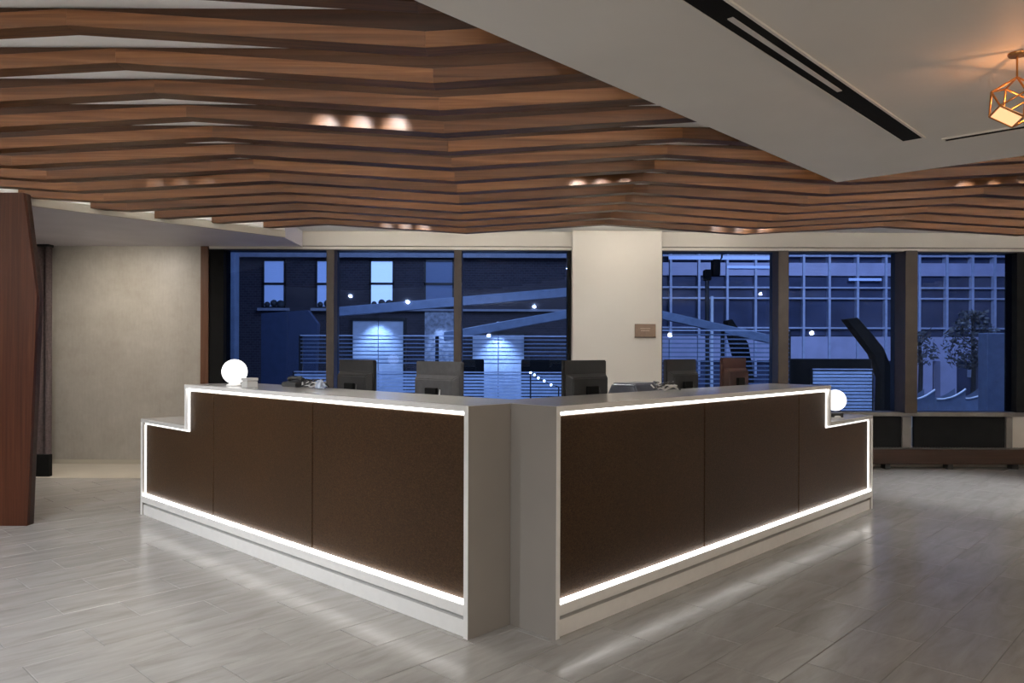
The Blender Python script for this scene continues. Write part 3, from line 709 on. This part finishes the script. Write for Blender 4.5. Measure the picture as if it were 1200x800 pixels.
sash(308, 335, 305, 362, M['lit_pane']); sash(370, 398, 305, 362, M['lit_pane']); sash(433, 462, 305, 361, M['bright_pane'], False); sash(497, 532, 305, 361, M['dim_pane'], False)
def bay(x0, x1, y0, y1):
    xa, xb, za, zb_ = bx(x0, B1), bx(x1, B1), bz(y1, B1), bz(y0, B1); xm = (xa + xb) / 2
    d_ = MB(); d_.box(xa - 0.07, xa, B1 - 0.1, B1 - 0.001, za, zb_ + 0.07); d_.box(xb, xb + 0.07, B1 - 0.1, B1 - 0.001, za, zb_ + 0.07); d_.box(xa, xb, B1 - 0.1, B1 - 0.001, zb_, zb_ + 0.07)
    fr = d_.build('door_frame', M['frame_dark'], t)
    MB().box(xa, xm - 0.01, B1 - 0.05, B1 - 0.002, za, zb_).build('door_leaf', M['pale_door'], fr)
    MB().box(xm + 0.01, xb, B1 - 0.05, B1 - 0.002, za, zb_).build('door_leaf', M['pale_door'], fr)
    MB().lathe((xm, B1 - 0.35, zb_ + 0.22), [(0.10, 0), (0.07, 0.06), (0.03, 0.10)], 12).build('door_lamp', M['white_out'], t)
    MB().tube([(xm, B1, zb_ + 0.30), (xm, B1 - 0.35, zb_ + 0.32)], 0.02, 6).build('lamp_bracket', M['black'], t)
    lamp('door_spot', 'SPOT', (xm, B1 - 0.5, zb_ + 0.20), 150, (0.72, 0.86, 1.0), aim=(xm, B1 - 0.02, za + 0.5), angle=85, blend=0.9, radius=0.05)
bay(414, 473, 376, 470); bay(554, 614, 392, 470)
MB().box(bx(498, B1), bx(537, B1), B1 - 0.08, B1 - 0.001, -0.15, bz(366, B1)).build('stone_pier', M['stone_rough'], t)
lamp('pier_spot', 'SPOT', (bx(517, B1), B1 - 0.45, bz(366, B1) - 0.05), 90, (0.75, 0.87, 1.0), aim=(bx(517, B1), B1, 0.8), angle=60, blend=0.9, radius=0.03)
MB().box(bx(262, 14), bx(275, 14), 14, 14.25, -0.15, 4.2)
tag(MB().box(bx(263, 12), bx(275, 12), 12, 12.2, -0.15, 3.6).build('street_post', M['beam'], None, 0.01), 'pale square post outside, by the black window jamb', 'post')
tag(MB().prism([(bx(306, 15), 15, -0.15), (bx(368, 15), 15, -0.15), (bx(372, 15), 15, bz(380, 15)), (bx(360, 15), 15, bz(364, 15)), (bx(306, 15), 15, bz(368, 15))], (0, 0.2, 0)).build('pillar_reflection', plain('navy_board', (0.035, 0.05, 0.10), 0.6)), 'reflected wood pillar built as a navy blue hoarding outside below the first sash window', 'hoarding')  # board standing in for the wood pillar's reflection in the glass
# slats standing in for blinds reflected in the window glass
def fence(x0, x1, d, y0, y1, label, pitch=4.6, half=0.8, mat='louvre'):
    f = thing('blind_reflection', label, 'fence', (bx((x0 + x1) / 2, d), d, -0.15))
    xa, xb = bx(x0, d), bx(x1, d)
    for q in (xa, (xa + xb) / 2, xb): MB().box(q - 0.03, q + 0.03, d + 0.015, d + 0.06, -0.15, bz(y0, d)).build('post', M['frame_dark'], f)
    MB().box(xa, xb, d - 0.02, d + 0.03, bz(y0 + 0.9, d), bz(y0 - 0.5, d)).build('top_rail', M['mullion'], f)
    y = y0 + pitch; first = None
    while y < y1:
        if first is None: first = MB().box(xa, xb, d, d + 0.012, bz(y + half, d), bz(y - half, d)).build('slat', M[mat], f)
        else:
            s = first.copy(); COL.objects.link(s); s.location.z = -(y - y0 - pitch) / F * d
        y += pitch
fence(352, 672, 13.0, 393.5, 428, 'reflected blinds as a pale slatted fence outside the three-pane window, upper tier before the doors', 4.6, 0.6, 'beam')
fence(345, 672, 12.2, 436, 478, 'reflected blinds as a lower pale slatted fence outside the three-pane window nearest the glass', 3.8, 1.3)
fence(953, 1022, 12.6, 431, 482, 'reflected blinds as a pale slatted fence outside the middle office-view pane behind the globe lamp', 4.0, 1.5)
fence(770, 925, 12.6, 386, 470, 'reflected blinds as a pale slatted fence outside the pane behind the two far monitors', 5.2, 0.8, 'beam')
tag(MB().box(bx(600 - 60, 12.8), bx(567, 12.8), 12.8, 12.95, -0.15, bz(421, 12.8)).build('planter_box', M['matte_black'], None, 0.02), 'dark planter box outside, just past the charcoal monitor', 'planter')
tag(MB().box(bx(611, 12.8), bx(672, 12.8), 12.8, 12.95, -0.15, bz(421, 12.8)).build('planter_box', M['matte_black'], None, 0.02), 'dark planter box outside, beside the cream column edge', 'planter')
tag(MB().box(bx(905, 13.0), bx(1022, 13.0), 13.0, 13.2, -0.15, bz(419, 13.0)).build('planter_box', M['matte_black'], None, 0.02), 'long black planter box outside, past the low desk end lamp', 'planter')
# string of small lamps
t = thing('string_lights', 'string of tiny bright bulbs on a wire outside beside the cream column', 'string lights', (bx(632, 11.6), 11.6, bz(452, 11.6)))
bp = [at_depth(x, y, 11.6) for x, y in ((622, 436.5), (626.5, 439), (631, 442.5), (638, 446), (646, 450.5), (655, 452.5))]
MB().tube(bp, 0.006, 5).build('wire', M['black'], t)
for q in bp[:5]: MB().ball(q, 0.017, 8, 6).build('bulb', M['bulb'], t)
MB().tube([bp[0], (bp[0].x, 11.6, -0.15)], 0.012, 6).build('pole', M['black'], t); MB().tube([bp[-1], (bp[-1].x, 11.6, -0.15)], 0.012, 6).build('pole', M['black'], t)
# pale diagonal bars standing in for reflection streaks on the window glass
def beam(pa, pb, d, th, label, da=0.0):
    a = at_depth(*pa, d); b = at_depth(*pb, d + da); b2 = MB()
    up = Vector((0, 0, th))
    b2.hexa([a, b, b + Vector((0, 0.12, 0)), a + Vector((0, 0.12, 0)), a + up, b + up, b + up + Vector((0, 0.12, 0)), a + up + Vector((0, 0.12, 0))])
    return tag(b2.build('reflection_streak', M['beam'], None, 0.01), label, 'beam')
beam((520, 400), (690, 368), 14.5, 0.17, 'reflection streak built as a pale beam rising towards the cream column outside, lower of two')
beam((395, 372), (690, 345), 16.5, 0.20, 'reflection streak built as a pale beam outside above the doors, upper of two')
beam((745, 366), (925, 405), 13.5, 0.15, 'reflection streak built as a pale beam sloping down from the cream column outside')
# office block
B2 = 24.0
t = thing('office_building', 'modern office block across the street with lilac spandrel bands and glass bays', 'building', (bx(1000, B2), B2, -0.15))
MB().box(bx(716, B2), bx(1420, B2), B2 + 0.1, B2 + 8, -0.15, 9).build('core', M['office_glass'], t)
cols = [740, 785, 818, 851, 884, 910, 940, 970, 1003, 1036, 1052, 1075, 1107, 1137, 1163, 1195, 1225, 1260, 1300]
def bands(y0, y1, name, mat, dep=0.08):
    for a, b in zip(cols, cols[1:]):
        MB().box(bx(a, B2) + 0.02, bx(b, B2) - 0.02, B2 - dep, B2 + 0.1, bz(y1, B2), bz(y0, B2)).build(name, mat, t)
bands(307, 322, 'spandrel_panel', M['spandrel']); bands(393, 421, 'spandrel_panel', M['spandrel']); bands(276, 292, 'spandrel_panel', M['spandrel'])
bands(323, 392, 'glass_panel', M['office_glass'], -0.02)
for x in cols: MB().box(bx(x, B2) - 0.035, bx(x, B2) + 0.035, B2 - 0.14, B2 + 0.1, bz(440, B2), bz(262, B2)).build('mullion', M['mullion'], t)
for y in (299, 336, 348.5, 383): MB().box(bx(740, B2), bx(1300, B2), B2 - 0.12, B2 + 0.1, bz(y, B2) - 0.025, bz(y, B2) + 0.025).build('transom', M['mullion'], t)
for x0, x1, y0, y1 in ((782, 906, 300, 304), (850, 900, 311, 314), (992, 1030, 325, 328)):
    MB().box(bx(x0, B2), bx(x1, B2), B2 - 0.16, B2 - 0.13, bz(y1, B2), bz(y0, B2)).build('strip_lamp', M['lit_pane'], t)
for x in (1068, 1096): MB().box(bx(x, B2), bx(x, B2) + 0.5, B2 - 0.3, B2 + 0.1, -0.15, bz(421, B2)).build('pier', M['spandrel'], t)
tag(MB().box(bx(1157, 15), bx(1178, 15), 15, 15.3, -0.15, bz(388, 15)).build('street_pillar', M['beam'], None, 0.01), 'pale square pillar outside the farthest window pane beside the tree', 'pillar')
# dark leaning shapes standing in for columns reflected in the glass
def fin(pts, d, label):
    b = MB(); b.prism([at_depth(x, y, d) for x, y in pts], (0, 0.25, 0)); return tag(b.build('reflection_fin', M['matte_black'], None, 0.01), label, 'reflection')
fin([(851, 374), (858, 372), (877, 400), (884, 440), (884, 510), (868, 510), (866, 430)], 14.0, 'reflected column built as a black leaning fin outside, behind the farthest monitor')
fin([(992, 371), (1005, 369), (1023, 389), (1036, 405), (1044, 425), (1047, 520), (1032, 520), (1034, 440), (1024, 412)], 13.2, 'reflected column built as a black leaning fin outside, beyond the low desk end lamp')
# traffic signal
t = thing('traffic_signal', 'black hanging traffic signal outside the pane beside the cream column', 'traffic signal', at_depth(836, 330, 16))
c = at_depth(839, 312, 16)
MB().box(c.x - 0.10, c.x + 0.06, 15.9, 16.1, c.z - 0.17, c.z + 0.17).build('head', M['matte_black'], t, 0.02)
c2 = at_depth(828, 320, 16); MB().box(c2.x - 0.07, c2.x + 0.07, 15.9, 16.1, c2.z - 0.13, c2.z + 0.10).build('side_head', M['matte_black'], t, 0.02)
MB().tube([at_depth(848, 270, 16), at_depth(845, 300, 16), c], 0.02, 6).build('hanger', M['black'], t)
MB().tube([c2, at_depth(829, 420, 16), at_depth(829, 500, 16)], 0.045, 8).build('pole', M['black'], t)
tag(MB().box(bx(833, 15.5), bx(836, 15.5), 15.5, 15.54, -0.15, bz(346, 15.5)).build('light_pole', M['white_out']), 'thin white pole outside beside the traffic signal', 'pole')
# trees
def tree(x, yb, yt, d, spread, n, label, seed):
    rnd = random.Random(seed); base = at_depth(x, 470, d); base.z = -0.15; topz = bz(yt, d); z0 = bz(yb, d)
    t = thing('street_tree', label, 'tree', base)
    tr = MB(); tr.tube([base, (base.x + 0.03, d, z0), (base.x, d, (z0 + topz) / 2), (base.x + 0.02, d, topz - 0.1)], [0.06, 0.05, 0.035, 0.01], 7)
    for k in range(7):
        a = rnd.uniform(0, 6.28); zz = rnd.uniform(z0, topz - 0.2)
        tr.tube([(base.x, d, zz), (base.x + math.cos(a) * spread * 0.8, d + math.sin(a) * spread * 0.8, zz + 0.35)], [0.02, 0.006], 5)
    tr.build('trunk', M['bark'], t)
    lf = MB()
    for k in range(n):
        h = rnd.random(); r = spread * math.sqrt(rnd.random()) * (0.55 + 0.6 * math.sin(math.pi * min(1, h + 0.1)))
        a = rnd.uniform(0, 6.28); c = Vector((base.x + r * math.cos(a), d + r * math.sin(a), z0 + h * (topz - z0)))
        u = Vector((rnd.uniform(-1, 1), rnd.uniform(-1, 1), rnd.uniform(-1, 1))).normalized(); v = u.orthogonal().normalized(); s = rnd.uniform(0.04, 0.08)
        lf.add([c - u * s, c + v * s * 0.5, c + u * s, c - v * s * 0.5], [(0, 1, 2, 3)])
    o = lf.build('foliage', M['leaf'], t); o['kind'] = 'stuff'
tree(1140, 430, 362, 18, 0.55, 1100, 'dark bushy street tree outside the farthest window pane', 1)
tree(1078, 425, 386, 18, 0.35, 320, 'small sparse street tree outside beside the widest mullion', 2)
# curved white benches
for k, (x0, x1, lab) in enumerate(((1062, 1096, 'curved white street bench outside nearest the wide mullion'), (1098, 1132, 'curved white street bench outside between its two neighbours'), (1130, 1160, 'curved white street bench outside, smallest and farthest'))):
    d = 15.5 + k; t = thing('curved_bench', lab, 'bench', at_depth((x0 + x1) / 2, 470, d), 'curved white benches across the street')
    pts = []
    for s in range(9):
        f = s / 8; x = x0 + (x1 - x0) * f; y = 464 - k - 11 * max(0, (f - 0.35) / 0.65) ** 1.6 + (1 if f < 0.35 else 0); pts.append(at_depth(x, y, d))
    MB().tube(pts, [0.022] * 9, 6).build('rim', M['white_out'], t)
    sd = MB(); low = [Vector((p.x, p.y, -0.15)) for p in pts]
    sd.add(pts + low + [q + Vector((0, 0.4, 0)) for q in pts + low], [(i, i + 1, 10 + i, 9 + i) for i in range(8)] + [(18 + i, 27 + i, 28 + i, 19 + i) for i in range(8)])
    sd.build('side', M['beam'], t)
